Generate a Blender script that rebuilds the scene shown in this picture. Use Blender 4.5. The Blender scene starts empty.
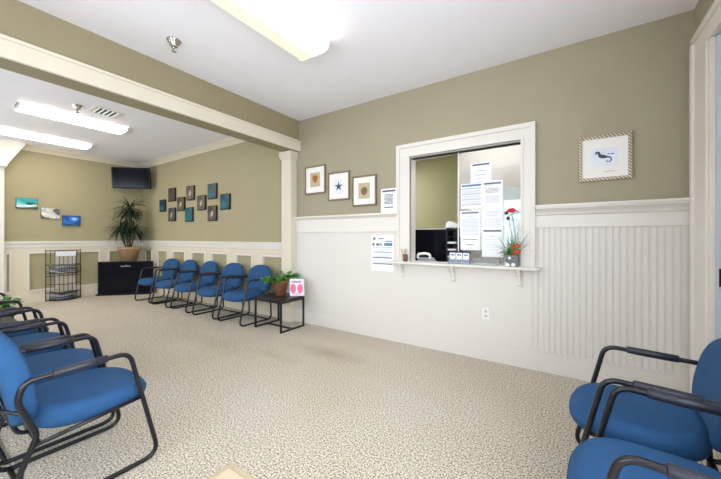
import bpy, bmesh, math, random
from mathutils import Vector, Matrix
random.seed(7)
SC = bpy.context.scene
COL = SC.collection
R = math.radians
PI = math.pi
F_PX = 313.5

# ------------------------------------------------------------------ camera, sky, exposure
cam_d = bpy.data.cameras.new('camera')
cam = bpy.data.objects.new('camera', cam_d); COL.objects.link(cam)
cam_d.sensor_fit = 'HORIZONTAL'; cam_d.sensor_width = 36.0
cam_d.lens = F_PX / 721 * 36.0
cam_d.shift_y = -2.5 / 721
cam_d.clip_start = 0.02; cam_d.clip_end = 200
cam.location = (0, 0, 1.3); cam.rotation_euler = (R(90), 0, R(33.6))
SC.camera = cam
SC.view_settings.view_transform = 'Standard'
SC.view_settings.look = 'None'
SC.view_settings.gamma = 1.0
SC.view_settings.use_curve_mapping = False
SC.view_settings.exposure = 1.24
W = bpy.data.worlds.new('daylight'); SC.world = W; W.use_nodes = True
bg = W.node_tree.nodes['Background']
bg.inputs[0].default_value = (0.80, 0.89, 1.0, 1); bg.inputs[1].default_value = 4.6
LAMP = 5.6          # emission strength of the fluorescent lenses
# unseen window openings added to let daylight in: (centre, size_x, size_y, rotation)
OPENINGS = [((0.88, -0.12, 1.5), 2.54, 2.2, (0, R(90), 0)),
            ((-1.5, -1.58, 1.6), 1.6, 1.4, (R(90), 0, 0)),
            ((-4.7, -1.58, 1.6), 1.6, 1.4, (R(90), 0, 0)),
            ((-7.6, -1.58, 1.6), 1.6, 1.4, (R(90), 0, 0))]
for i, (c, sx, sy, rot) in enumerate(OPENINGS):
    L = bpy.data.lights.new('daylight_portal', 'AREA'); L.shape = 'RECTANGLE'
    if abs(rot[1]) > 0: L.size = sy; L.size_y = sx
    else: L.size = sx; L.size_y = sy
    L.cycles.is_portal = True
    o = bpy.data.objects.new('daylight_portal', L); COL.objects.link(o)
    o.location = c
    o.rotation_euler = rot if abs(rot[1]) > 0 else (R(90), 0, 0)
    # light leaves along local -Z: towards -x for the right wall, towards +y for the back wall

# ------------------------------------------------------------------ materials
def lin(c):
    return tuple(((v/255)/12.92 if v/255 <= .04045 else (((v/255)+.055)/1.055)**2.4) for v in c) + (1,)

def mat(name, c, rough=.6, metal=0, bump=0, bscale=60, var=.04, vscale=6, spec=.5, coat=0):
    m = bpy.data.materials.new(name); m.use_nodes = True
    nt = m.node_tree; b = nt.nodes['Principled BSDF']
    b.inputs['Roughness'].default_value = rough
    b.inputs['Metallic'].default_value = metal
    b.inputs['Specular IOR Level'].default_value = spec
    b.inputs['Coat Weight'].default_value = coat
    tc = nt.nodes.new('ShaderNodeTexCoord')
    n = nt.nodes.new('ShaderNodeTexNoise'); n.inputs['Scale'].default_value = vscale
    n.inputs['Detail'].default_value = 4
    nt.links.new(tc.outputs['Object'], n.inputs['Vector'])
    r = nt.nodes.new('ShaderNodeValToRGB')
    L = lin(c)
    r.color_ramp.elements[0].position = .3; r.color_ramp.elements[1].position = .7
    r.color_ramp.elements[0].color = tuple(max(0, v*(1-var)) for v in L[:3]) + (1,)
    r.color_ramp.elements[1].color = tuple(min(1, v*(1+var)) for v in L[:3]) + (1,)
    nt.links.new(n.outputs['Fac'], r.inputs[0]); nt.links.new(r.outputs[0], b.inputs['Base Color'])
    if bump:
        n2 = nt.nodes.new('ShaderNodeTexNoise'); n2.inputs['Scale'].default_value = bscale
        n2.inputs['Detail'].default_value = 3
        nt.links.new(tc.outputs['Object'], n2.inputs['Vector'])
        bp = nt.nodes.new('ShaderNodeBump'); bp.inputs['Strength'].default_value = bump
        bp.inputs['Distance'].default_value = .004
        nt.links.new(n2.outputs['Fac'], bp.inputs['Height']); nt.links.new(bp.outputs[0], b.inputs['Normal'])
    return m

def carpet_mat():
    m = bpy.data.materials.new('speckled_carpet'); m.use_nodes = True
    nt = m.node_tree; b = nt.nodes['Principled BSDF']; N = nt.nodes.new; K = nt.links.new
    b.inputs['Roughness'].default_value = .95; b.inputs['Specular IOR Level'].default_value = .1
    tc = N('ShaderNodeTexCoord')
    n1 = N('ShaderNodeTexNoise'); n1.inputs['Scale'].default_value = 95; n1.inputs['Detail'].default_value = 5
    n1.inputs['Roughness'].default_value = .75
    K(tc.outputs['Object'], n1.inputs['Vector'])
    r1 = N('ShaderNodeValToRGB'); cr = r1.color_ramp
    cr.elements[0].position = .41; cr.elements[0].color = lin((96, 86, 76))
    cr.elements[1].position = .575; cr.elements[1].color = lin((244, 235, 220))
    e = cr.elements.new(.445); e.color = lin((170, 160, 146))
    e = cr.elements.new(.51); e.color = lin((208, 199, 184))
    K(n1.outputs['Fac'], r1.inputs[0])
    # large soft traffic wear
    n2 = N('ShaderNodeTexNoise'); n2.inputs['Scale'].default_value = 1.1; n2.inputs['Detail'].default_value = 3
    K(tc.outputs['Object'], n2.inputs['Vector'])
    r2 = N('ShaderNodeValToRGB'); r2.color_ramp.elements[0].position = .35; r2.color_ramp.elements[1].position = .7
    r2.color_ramp.elements[0].color = (.93, .90, .85, 1); r2.color_ramp.elements[1].color = (1, 1, 1, 1)
    K(n2.outputs['Fac'], r2.inputs[0])
    mx = N('ShaderNodeMix'); mx.data_type = 'RGBA'; mx.blend_type = 'MULTIPLY'; mx.inputs[0].default_value = 1
    K(r1.outputs[0], mx.inputs[6]); K(r2.outputs[0], mx.inputs[7])
    last = mx.outputs[2]
    # brownish stains
    for (cx, cy, rx, ry, amt) in ((-2.25, 2.72, .62, .19, .5), (-2.75, 2.35, .5, .12, .25), (-3.6, 2.2, .7, .25, .22)):
        mp = N('ShaderNodeMapping'); mp.vector_type = 'POINT'
        mp.inputs['Location'].default_value = (-cx/rx, -cy/ry, 0); mp.inputs['Scale'].default_value = (1/rx, 1/ry, 1)
        K(tc.outputs['Object'], mp.inputs[0])
        ln = N('ShaderNodeVectorMath'); ln.operation = 'LENGTH'; K(mp.outputs[0], ln.inputs[0])
        n3 = N('ShaderNodeTexNoise'); n3.inputs['Scale'].default_value = 9; K(tc.outputs['Object'], n3.inputs['Vector'])
        ad = N('ShaderNodeMath'); ad.operation = 'MULTIPLY_ADD'; K(n3.outputs['Fac'], ad.inputs[0]); ad.inputs[1].default_value = .6
        K(ln.outputs['Value'], ad.inputs[2])
        mr = N('ShaderNodeMapRange'); mr.inputs[1].default_value = .35; mr.inputs[2].default_value = 1.35
        mr.inputs[3].default_value = amt; mr.inputs[4].default_value = 0; K(ad.outputs[0], mr.inputs[0])
        m2 = N('ShaderNodeMix'); m2.data_type = 'RGBA'; m2.blend_type = 'MULTIPLY'
        K(mr.outputs[0], m2.inputs[0]); K(last, m2.inputs[6]); m2.inputs[7].default_value = (.55, .46, .34, 1)
        last = m2.outputs[2]
    K(last, b.inputs['Base Color'])
    bp = N('ShaderNodeBump'); bp.inputs['Strength'].default_value = .6; bp.inputs['Distance'].default_value = .006
    K(n1.outputs['Fac'], bp.inputs['Height']); K(bp.outputs[0], b.inputs['Normal'])
    return m

def emit_mat(name, c, s, base=(240, 240, 235)):
    m = mat(name, base, .4)
    b = m.node_tree.nodes['Principled BSDF']
    b.inputs['Emission Color'].default_value = c; b.inputs['Emission Strength'].default_value = s
    return m

def glass_mat(name, tint=(1, 1, 1, 1), gloss=.12, alpha_white=0):
    m = bpy.data.materials.new(name); m.use_nodes = True
    nt = m.node_tree; nt.nodes.clear(); N = nt.nodes.new
    out = N('ShaderNodeOutputMaterial'); t = N('ShaderNodeBsdfTransparent'); t.inputs[0].default_value = tint
    g = N('ShaderNodeBsdfGlossy'); g.inputs['Roughness'].default_value = .03
    mx = N('ShaderNodeMixShader'); mx.inputs[0].default_value = gloss
    nt.links.new(t.outputs[0], mx.inputs[1]); nt.links.new(g.outputs[0], mx.inputs[2])
    last = mx
    if alpha_white:
        d = N('ShaderNodeBsdfDiffuse'); d.inputs[0].default_value = (.8, .86, .86, 1)
        m2 = N('ShaderNodeMixShader'); m2.inputs[0].default_value = alpha_white
        nt.links.new(mx.outputs[0], m2.inputs[1]); nt.links.new(d.outputs[0], m2.inputs[2]); last = m2
    nt.links.new(last.outputs[0], out.inputs[0])
    return m

def ramp_noise(name, stops, scale=4, detail=3, rough=.5, dist=0, kind='noise'):
    m = bpy.data.materials.new(name); m.use_nodes = True
    nt = m.node_tree; b = nt.nodes['Principled BSDF']; b.inputs['Roughness'].default_value = rough
    tc = nt.nodes.new('ShaderNodeTexCoord')
    n = nt.nodes.new('ShaderNodeTexNoise'); n.inputs['Scale'].default_value = scale
    n.inputs['Detail'].default_value = detail; n.inputs['Distortion'].default_value = dist
    nt.links.new(tc.outputs['Object'], n.inputs['Vector'])
    r = nt.nodes.new('ShaderNodeValToRGB'); cr = r.color_ramp
    cr.elements[0].position = stops[0][0]; cr.elements[0].color = lin(stops[0][1])
    cr.elements[1].position = stops[-1][0]; cr.elements[1].color = lin(stops[-1][1])
    for p, c in stops[1:-1]:
        e = cr.elements.new(p); e.color = lin(c)
    nt.links.new(n.outputs['Fac'], r.inputs[0]); nt.links.new(r.outputs[0], b.inputs['Base Color'])
    return m

M = {}
M['wall'] = mat('olive_wall_paint', (164, 155, 131), .75, bump=.15, bscale=180, var=.02, vscale=2)
M['wall_green'] = mat('green_wall_paint', (168, 158, 124), .75, bump=.15, bscale=180, var=.02, vscale=2)
M['beam'] = mat('shaded_beam_paint', (150, 138, 108), .75, bump=.15, bscale=180, var=.02, vscale=2)  # wall paint with the beam's dimmer, warmer light put into its colour
M['warmwhite'] = mat('warm_white_column_paint', (220, 209, 190), .45, var=.012, vscale=3)
M['office_green'] = mat('office_wall_paint', (204, 206, 166), .75, var=.02, vscale=2)
M['ceil'] = mat('ceiling_paint', (246, 243, 247), .85, bump=.2, bscale=220, var=.01)
M['white'] = mat('white_trim_paint', (226, 220, 211), .42, var=.012, vscale=3)
M['cream'] = mat('cream_trim_paint', (222, 211, 188), .45, var=.015, vscale=3)
M['wains'] = mat('white_wainscot_paint', (223, 217, 209), .5, var=.015, vscale=2)
M['carpet'] = carpet_mat()
M['blue'] = mat('blue_upholstery', (39, 82, 126), .8, bump=.35, bscale=420, var=.06, vscale=25, spec=.3)
M['black'] = mat('black_frame_enamel', (20, 20, 26), .3, var=.1, spec=.5)
M['pad'] = mat('black_urethane_pad', (36, 38, 50), .4, bump=.1, bscale=200, var=.08)
M['tabletop'] = mat('black_laminate', (40, 33, 32), .35, var=.1)
M['lens'] = emit_mat('fluorescent_lens', (1, .93, .82, 1), LAMP)
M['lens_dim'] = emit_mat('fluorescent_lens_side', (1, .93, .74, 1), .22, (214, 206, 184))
M['fill_office'] = emit_mat('office_fill_lens', (1, .97, .92, 1), 8)
M['fill_soft'] = emit_mat('soft_fill_lens', (1, .97, .94, 1), 4.0)
M['lampwhite'] = mat('white_lamp_enamel', (235, 233, 225), .4)
M['chrome'] = mat('chrome', (190, 185, 178), .2, 1)
M['dark'] = mat('dark_slot', (30, 30, 30), .7)
M['tvblack'] = mat('black_television_plastic', (16, 17, 24), .4, var=.1, spec=.2)
M['screen'] = mat('dark_glass_screen', (8, 10, 22), .18, var=.1, spec=.2)
M['terra'] = mat('terracotta', (146, 92, 62), .75, bump=.2, bscale=40, var=.12, vscale=10)
M['tanpot'] = mat('tan_clay', (170, 138, 98), .7, bump=.2, bscale=40, var=.08, vscale=8)
M['leaf'] = mat('dark_leaf', (32, 54, 32), .5, var=.35, vscale=9)
M['leaf2'] = mat('bright_leaf', (74, 138, 52), .5, var=.35, vscale=22)
M['bark'] = mat('bark', (96, 76, 54), .9, bump=.5, bscale=30, var=.2)
M['soil'] = mat('soil', (60, 46, 36), .95, bump=.5, var=.3, vscale=30)
M['wire'] = mat('dark_wire', (46, 46, 42), .4, .6)
M['paper'] = mat('white_paper', (240, 241, 244), .7, var=.006)
M['ink'] = mat('grey_print', (190, 191, 200), .8)
M['inkd'] = mat('black_print', (98, 100, 114), .8)
M['blueink'] = mat('blue_print', (92, 122, 178), .8)
M['goldwood'] = mat('bronze_wood', (126, 108, 82), .45, var=.15, vscale=30)
M['matboard'] = mat('white_mat_board', (240, 236, 230), .7, var=.01)
M['pane'] = glass_mat('window_glass', gloss=.03)
M['pane2'] = glass_mat('tinted_glass', (.88, .95, .96, 1), .05, .30)
M['acrylic'] = glass_mat('clear_acrylic', (.9, .93, .95, 1), .15, .12)
M['wood'] = mat('pale_maple', (204, 182, 156), .4, var=.06, vscale=9)
M['woodedge'] = mat('tan_maple_edge', (186, 170, 138), .45, var=.08, vscale=12)
M['red'] = mat('red_petals', (196, 34, 44), .6, var=.15, vscale=40)
M['orange'] = mat('orange_red_petals', (212, 70, 40), .6, var=.2, vscale=40)
M['pink'] = mat('pink_print', (238, 120, 160), .7, var=.15, vscale=40)
M['lilac'] = mat('lilac_print', (178, 160, 200), .7, var=.15, vscale=40)
M['plastic'] = mat('ivory_plastic', (236, 234, 228), .35)
M['binder'] = mat('charcoal_tray_plastic', (38, 38, 44), .45)

# ------------------------------------------------------------------ mesh helpers
class MB:
    def __init__(s): s.v = []; s.f = []; s.smooth = []
    def add(s, vs, fs, smooth=False):
        k = len(s.v); s.v += [tuple(v) for v in vs]
        for f in fs: s.f.append(tuple(i+k for i in f)); s.smooth.append(smooth)
        return s
    def box(s, x0, y0, z0, x1, y1, z1):
        if x0 > x1: x0, x1 = x1, x0
        if y0 > y1: y0, y1 = y1, y0
        if z0 > z1: z0, z1 = z1, z0
        vs = [(x, y, z) for x in (x0, x1) for y in (y0, y1) for z in (z0, z1)]
        return s.add(vs, [(0, 1, 3, 2), (4, 6, 7, 5), (0, 4, 5, 1), (2, 3, 7, 6), (0, 2, 6, 4), (1, 5, 7, 3)])
    def tube(s, pts, r, n=10, caps=True, closed=False):
        pts = [Vector(p) for p in pts]; m = len(pts)
        rr = r if isinstance(r, (list, tuple)) else [r]*m
        def tang(i):
            a = pts[(i-1) % m] if (closed or i > 0) else pts[i]
            b = pts[(i+1) % m] if (closed or i < m-1) else pts[i]
            return (b-a).normalized()
        t = tang(0); up = Vector((0, 0, 1)) if abs(t.z) < .9 else Vector((1, 0, 0))
        nrm = (up - t*up.dot(t)).normalized(); vs = []
        for i in range(m):
            t2 = tang(i); q = t.rotation_difference(t2); nrm = q @ nrm; t = t2
            nrm = (nrm - t*nrm.dot(t)).normalized(); bi = t.cross(nrm)
            for k in range(n):
                a = 2*PI*k/n; vs.append(pts[i] + (nrm*math.cos(a) + bi*math.sin(a))*rr[i])
        fs = []
        for i in range(m if closed else m-1):
            j = (i+1) % m
            for k in range(n): fs.append((i*n+k, i*n+(k+1) % n, j*n+(k+1) % n, j*n+k))
        s.add(vs, fs, True)
        if caps and not closed:
            k = len(s.v) - m*n
            s.f.append(tuple(k+i for i in reversed(range(n)))); s.smooth.append(False)
            s.f.append(tuple(k+(m-1)*n+i for i in range(n))); s.smooth.append(False)
        return s
    def lathe(s, prof, n=24, c=(0, 0, 0), smooth=True):
        vs = []; fs = []
        for (r, z) in prof:
            for k in range(n):
                a = 2*PI*k/n; vs.append((c[0]+r*math.cos(a), c[1]+r*math.sin(a), c[2]+z))
        for i in range(len(prof)-1):
            for k in range(n): fs.append((i*n+k, i*n+(k+1) % n, (i+1)*n+(k+1) % n, (i+1)*n+k))
        fs.append(tuple(reversed(range(n)))); fs.append(tuple((len(prof)-1)*n+k for k in range(n)))
        return s.add(vs, fs, smooth)
    def ball(s, c, r, n=12, m=8, sc=(1, 1, 1)):
        vs = [(c[0], c[1], c[2]-r*sc[2])]; fs = []
        for i in range(1, m):
            ph = -PI/2 + PI*i/m
            for k in range(n):
                a = 2*PI*k/n
                vs.append((c[0]+r*sc[0]*math.cos(ph)*math.cos(a), c[1]+r*sc[1]*math.cos(ph)*math.sin(a), c[2]+r*sc[2]*math.sin(ph)))
        vs.append((c[0], c[1], c[2]+r*sc[2])); t = len(vs)-1
        for k in range(n): fs.append((0, 1+(k+1) % n, 1+k)); fs.append((t, t-n+k, t-n+(k+1) % n))
        for i in range(m-2):
            for k in range(n): fs.append((1+i*n+k, 1+i*n+(k+1) % n, 1+(i+1)*n+(k+1) % n, 1+(i+1)*n+k))
        return s.add(vs, fs, True)
    def prism(s, poly, axis, a, b, smooth=False):
        """poly of 2D points extruded along axis 'x','y','z' from a to b"""
        def P(u, v, w):
            return {'x': (w, u, v), 'y': (u, w, v), 'z': (u, v, w)}[axis]
        n = len(poly); vs = [P(u, v, a) for u, v in poly] + [P(u, v, b) for u, v in poly]
        fs = [tuple(range(n)), tuple(reversed(range(n, 2*n)))] + [(i, i+n, (i+1) % n+n, (i+1) % n) for i in range(n)]
        return s.add(vs, fs, smooth)
    def build(s, name, m, parent=None, bevel=0, loc=None, rotz=0, kind=None, seg=2):
        me = bpy.data.meshes.new(name); me.from_pydata(s.v, [], s.f)
        me.polygons.foreach_set('use_smooth', s.smooth)
        bm = bmesh.new(); bm.from_mesh(me); bmesh.ops.recalc_face_normals(bm, faces=bm.faces); bm.to_mesh(me); bm.free()
        me.materials.append(M[m] if isinstance(m, str) else m)
        o = bpy.data.objects.new(name, me); COL.objects.link(o)
        if parent: o.parent = parent
        if loc: o.location = loc
        if rotz: o.rotation_euler.z = rotz
        if kind: o['kind'] = kind
        if bevel:
            md = o.modifiers.new('bevel', 'BEVEL'); md.width = bevel; md.segments = seg; md.limit_method = 'ANGLE'; md.angle_limit = R(40)
        return o

def fillet(pts, r, n=6):
    pts = [Vector(p) for p in pts]; out = [pts[0]]
    for i in range(1, len(pts)-1):
        ri = r[i-1] if isinstance(r, (list, tuple)) else r
        a, p, b = pts[i-1], pts[i], pts[i+1]
        d1 = (a-p).normalized(); d2 = (b-p).normalized()
        ang = d1.angle(d2); d = min(ri/math.tan(ang/2), (a-p).length*.49, (b-p).length*.49)
        s, e = p+d1*d, p+d2*d
        for k in range(n+1):
            t = k/n; out.append((s*(1-t)+p*t)*(1-t) + (p*(1-t)+e*t)*t)
    out.append(pts[-1]); return out

def fillet_closed(pts, r, n=6):
    pts = [Vector(p) for p in pts]; out = []; m = len(pts)
    for i in range(m):
        ri = r[i] if isinstance(r, (list, tuple)) else r
        a, p, b = pts[i-1], pts[i], pts[(i+1) % m]
        d1 = (a-p).normalized(); d2 = (b-p).normalized()
        ang = d1.angle(d2); d = min(ri/math.tan(ang/2), (a-p).length*.49, (b-p).length*.49)
        s, e = p+d1*d, p+d2*d
        for k in range(n+1):
            t = k/n; out.append((s*(1-t)+p*t)*(1-t) + (p*(1-t)+e*t)*t)
    return out

def thing(name, label, cat, loc=(0, 0, 0), rotz=0, group=None):
    o = bpy.data.objects.new(name, None); COL.objects.link(o); o.empty_display_size = .1
    o.location = loc; o.rotation_euler = (0, 0, rotz); o['label'] = label; o['category'] = cat
    if group: o['group'] = group
    return o
def tag(o, label, cat, group=None):
    o['label'] = label; o['category'] = cat
    if group: o['group'] = group
    return o
def dup(root, loc, rotz, label, group=None):
    def cp(o, par):
        c = o.copy(); COL.objects.link(c)
        if par: c.parent = par
        for ch in list(o.children): cp(ch, c)
        return c
    r = cp(root, None); r.location = loc; r.rotation_euler = (0, 0, rotz); r['label'] = label
    if group: r['group'] = group
    return r
def S(name, mb, m, parent=None, **k):
    return mb.build(name, m, parent, kind=None if parent else 'structure', **k)

# ------------------------------------------------------------------ room shell
YF = 3.51; XR = .82; XL = -8.84; XE = XL; YB = -1.55; YR = YB; ZC = 3.09; T = .12
S('floor', MB().box(XE-T, YB-T, -.1, XR+T, YF+T, 0), 'carpet')
S('ceiling', MB().box(XE-T, YB-T, ZC, XR+T, YF+T, ZC+.1), 'ceil')
# front (reception) wall, with the hole of the reception window
wx0, wx1, wz0, wz1 = -1.62, -.38, 1.0, 2.28
w = MB(); w.box(-3.56, YF, 0, wx0, YF+T, ZC).box(wx1, YF, 0, XR+T, YF+T, ZC).box(wx0, YF, 0, wx1, YF+T, wz0).box(wx0, YF, wz1, wx1, YF+T, ZC)
S('wall_front', w, 'wall')
S('wall_front_far', MB().box(XL-T, YF, 0, -3.56, YF+T, ZC), 'wall_green')
S('wall_left', MB().box(XL-T, YB-T, 0, XL, YF, ZC), 'wall_green')
# right wall with doorway and an unseen window added beside the camera for light
w = MB(); D0, D1, DT = 2.10, 3.06, 2.66; V0, V1 = -1.39, 1.15
w.box(XR, D1, 0, XR+T, YF, ZC).box(XR, D0, DT, XR+T, D1, ZC).box(XR, V1, 0, XR+T, D0, ZC)
w.box(XR, V0, 0, XR+T, V1, .4).box(XR, V0, 2.6, XR+T, V1, ZC).box(XR, YB-T, 0, XR+T, V0, ZC)
S('wall_right', w, 'wall')
w = MB(); xs = [XE]
for cx in (-7.6, -4.7, -1.5): xs += [cx-.8, cx+.8]
xs.append(XR)
for i in range(0, len(xs), 2): w.box(xs[i], YB-T, 0, xs[i+1], YB, ZC)
for i in range(1, len(xs)-1, 2): w.box(xs[i], YB-T, 0, xs[i+1], YB, .9).box(xs[i], YB-T, 2.3, xs[i+1], YB, ZC)
S('wall_back', w, 'wall')
for n, cx in enumerate((-7.6, -4.7, -1.5)):  # unseen back windows, added to bring daylight into the room
    r = bpy.data.objects.new('window_%d' % (n+2), None); COL.objects.link(r); r.location = (cx, YB-.06, 1.6); r['kind'] = 'structure'
    f = MB()
    for a in (-.8, -.03, .74): f.box(a, -.04, -.7, a+.06, .04, .7)
    f.box(-.8, -.04, -.7, .8, .04, -.64).box(-.8, -.04, .64, .8, .04, .7)
    f.build('window_frame', 'white', r)
    MB().box(-.74, -.004, -.64, .74, .004, .64).build('glass_pane', 'pane', r)
r = bpy.data.objects.new('window_5', None); COL.objects.link(r); r.location = (XR+.06, -.12, 1.5); r['kind'] = 'structure'  # unseen window, added and sized to light the chairs at the right
f = MB().box(-.04, -1.27, -1.1, .04, -1.21, 1.1).box(-.04, 1.21, -1.1, .04, 1.27, 1.1).box(-.04, -1.21, -1.1, .04, 1.21, -1.04).box(-.04, -1.21, 1.04, .04, 1.21, 1.1)
f.build('window_frame', 'white', r); MB().box(-.004, -1.21, -1.04, .004, 1.21, 1.04).build('glass_pane', 'pane', r)

# header beam between the two halves of the room, its trim and the column below its end
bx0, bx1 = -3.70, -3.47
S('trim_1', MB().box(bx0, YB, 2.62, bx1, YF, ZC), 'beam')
S('trim_2', MB().box(bx1, YB, 2.615, bx1+.035, YF, 2.765).box(bx1+.035, YB, 2.745, bx1+.048, YF, 2.775), 'warmwhite', bevel=.006)
c = MB().box(-3.72, 3.375, 0, -3.515, YF, 2.63)
c.box(-3.745, 3.345, 2.52, -3.49, YF, 2.612).box(-3.735, 3.36, 2.49, -3.50, YF, 2.522).box(-3.73, 3.365, 0, -3.505, YF, .16)
S('trim_3', c, 'warmwhite', bevel=.008)
# crown moulding of the far half
def crown_x(x0, x1, y, sgn): # along x on a wall whose face is at y
    return MB().prism([(y, ZC-.1), (y-.02*sgn, ZC-.1), (y-.03*sgn, ZC-.075), (y-.07*sgn, ZC-.03), (y-.09*sgn, ZC-.02), (y-.09*sgn, ZC), (y, ZC)], 'x', x0, x1)
S('trim_4', crown_x(XL, bx0, YF, 1), 'cream')
S('trim_5', MB().prism([(XL, ZC-.1), (XL+.02, ZC-.1), (XL+.03, ZC-.075), (XL+.07, ZC-.03), (XL+.09, ZC-.02), (XL+.09, ZC), (XL, ZC)], 'y', YB, YF), 'cream')

# panelled wainscot of the far half: stiles and rails over the green wall
def wains(length, panels, zt=1.0, zb=.23):
    """built along +u, thickness +w (out of the wall); returns list of boxes (u0,w0,z0,u1,w1,z1) split into (board, mould)"""
    b = []; m = []
    b.append((0, 0, 0, length, .018, zb)); b.append((0, 0, zt, length, .018, 1.12))
    u = 0
    for (p0, p1) in panels:
        b.append((u, 0, zb, p0, .018, zt)); u = p1
        t = .028
        m += [(p0, 0, zb, p0+t, .034, zt), (p1-t, 0, zb, p1, .034, zt), (p0+t, 0, zb, p1-t, .034, zb+t), (p0+t, 0, zt-t, p1-t, .034, zt)]
    b.append((u, 0, zb, length, .018, zt))
    m += [(0, 0, 1.10, length, .032, 1.155), (0, 0, 1.155, length, .022, 1.175), (0, 0, 1.175, length, .05, 1.215), (0, 0, 1.05, length, .024, 1.062)]
    return b, m
def place_wains(n1, n2, length, panels, tf):
    b, m = wains(length, panels)
    for nm, L_, mt in ((n1, b, 'cream'), (n2, m, 'white')):
        q = MB()
        for bb in L_:
            p = tf(bb[0], bb[1]); p2 = tf(bb[3], bb[4]); q.box(p[0], p[1], bb[2], p2[0], p2[1], bb[5])
        S(nm, q, mt)
side_p = [(-8.68, -8.31), (-8.05, -7.55), (-7.32, -6.79), (-6.54, -6.03), (-5.81, -5.27), (-5.03, -4.56), (-4.31, -3.80)]
place_wains('trim_7', 'trim_8', -3.72-XL, [(a-XL, b-XL) for a, b in side_p], lambda u, w_: (XL+u, YF-w_))
left_p = [(-1.3, -.7), (-.45, .15), (.40, .95), (1.20, 1.29), (1.50, 1.93), (2.18, 2.65), (2.79, 3.40)]
place_wains('trim_9', 'trim_10', YF-YR, [(a-YR, b-YR) for a, b in left_p], lambda u, w_: (XL+w_, YR+u))
# pilaster with a flared head at the left edge
q = MB().box(XL, 1.02, 0, XL+.10, 1.19, 2.62)
q.prism([(1.0, 2.60), (1.205, 2.60), (1.23, 2.68), (1.44, 3.05), (1.44, ZC), (.78, ZC), (.78, 3.05), (.98, 2.68)], 'x', XL, XL+.22)
S('trim_11', q, 'white')
# baseboards
S('baseboard_front', MB().box(-3.505, YF-.03, 0, XR, YF-.012, .185).box(-3.505, YF-.024, .185, XR, YF-.012, .2), 'wains', bevel=.003)
q = MB().box(XL, YF-.032, 0, -3.73, YF-.018, .1); S('baseboard_far', q, 'cream')
q = MB().box(XL+.018, YR, 0, XL+.032, YF-.03, .1); S('baseboard_left', q, 'cream')

# reception wall: flat white boards to the left and below the window, beadboard to the right
b = MB().box(-3.515, YF-.012, 0, -.30, YF, 1.0).box(-3.515, YF-.012, 1.0, -1.76, YF, 1.37)
b.box(-2.62, YF-.0135, .2, -2.614, YF-.012, 1.37)
S('trim_14', b, 'wains')
prof = []; x = -.30; pitch = .0475
while x < XR-.01:
    x2 = min(x+pitch, XR)
    prof += [(x, YF-.0095), (x+.003, YF-.0135), (x+.007, YF-.0135), (x+.010, YF-.0100), (x+.013, YF-.014), (x2-.003, YF-.014)]
    x = x2
prof += [(XR, YF-.004), (XR, YF), (-.30, YF)]
S('trim_15', MB().prism(prof, 'z', .18, 1.41), 'wains')
# ledges with moulding
def ledge(x0, x1, proj, cove, zb):
    q = MB(); q.box(x0, YF-.022, zb, x1, YF, 1.58)
    q.box(x0, YF-.03, zb-.004, x1, YF, zb+.016)
    q.box(x0-.0, YF-proj, 1.582, x1, YF, 1.604)
    if cove:
        q.prism([(YF, 1.582), (YF-proj+.012, 1.582), (YF-proj+.012, 1.566), (YF-proj+.03, 1.556), (YF-.05, 1.535), (YF-.04, 1.512), (YF-.022, 1.505), (YF, 1.505)], 'x', x0+.02, x1)
    else:
        q.prism([(YF, 1.582), (YF-proj+.02, 1.582), (YF-.03, 1.562), (YF-.022, 1.55), (YF, 1.55)], 'x', x0, x1)
    return q
S('trim_16', ledge(-3.515, -1.765, .075, False, 1.372), 'white', bevel=.002)
S('trim_17', ledge(-.285, XR, .10, True, 1.395), 'white', bevel=.002)

# reception window
win = bpy.data.objects.new('window_1', None); COL.objects.link(win); win.location = (-1.0, YF, 1.0); win['kind'] = 'structure'
def loc(x, y, z): return (x+1.0, y-YF, z-1.0)
def wbox(q, x0, y0, z0, x1, y1, z1):
    a = loc(x0, y0, z0); b_ = loc(x1, y1, z1); return q.box(a[0], a[1], a[2], b_[0], b_[1], b_[2])
q = MB()
for (a0, a1, sgn) in ((-1.765, -1.60, 1), (-.285, -.45+.05, -1)):
    lo, hi = min(a0, a1), max(a0, a1)
    wbox(q, lo, YF-.028, 1.0, hi, YF, 2.27)
wbox(q, -1.765, YF-.028, 2.27, -.285, YF, 2.41)
for (x0, z0, x1, z1) in ((-1.78, 1.0, -1.735, 2.38), (-.315, 1.0, -.27, 2.38), (-1.78, 2.38, -.27, 2.425)):
    wbox(q, x0, YF-.045, z0, x1, YF, z1)
for (x0, z0, x1, z1) in ((-1.625, 1.0, -1.60, 2.27), (-.40, 1.0, -.375, 2.27), (-1.625, 2.27, -.375, 2.295)):
    wbox(q, x0, YF-.036, z0, x1, YF, z1)
q.build('window_casing', 'white', win, bevel=.003)
q = MB(); wbox(q, -1.62, YF, 1.0, -1.60, YF+.14, 2.28); wbox(q, -.40, YF, 1.0, -.38, YF+.14, 2.28); wbox(q, -1.62, YF, 2.262, -.38, YF+.14, 2.28)
q.build('jamb', 'white', win)
q = MB(); wbox(q, -1.60, YF+.03, 2.25, -.40, YF+.075, 2.262); q.build('sliding_track', 'dark', win)
q = MB(); wbox(q, -1.035, YF+.05, 1.02, -.40, YF+.056, 2.25); q.build('glass_pane', 'pane', win)
q = MB(); wbox(q, -1.045, YF+.048, 1.005, -1.033, YF+.06, 2.25); q.build('pane_edge', 'plastic', win)
q = MB(); q.prism([(-.83, -.13), (.75, -.13), (.78, -.10), (.78, 0), (.62, 0), (.62, .14), (-.62, .14), (-.62, 0), (-.83, 0)], 'z', -.022, .006)
q.build('window_sill', 'white', win, bevel=.005)
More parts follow.
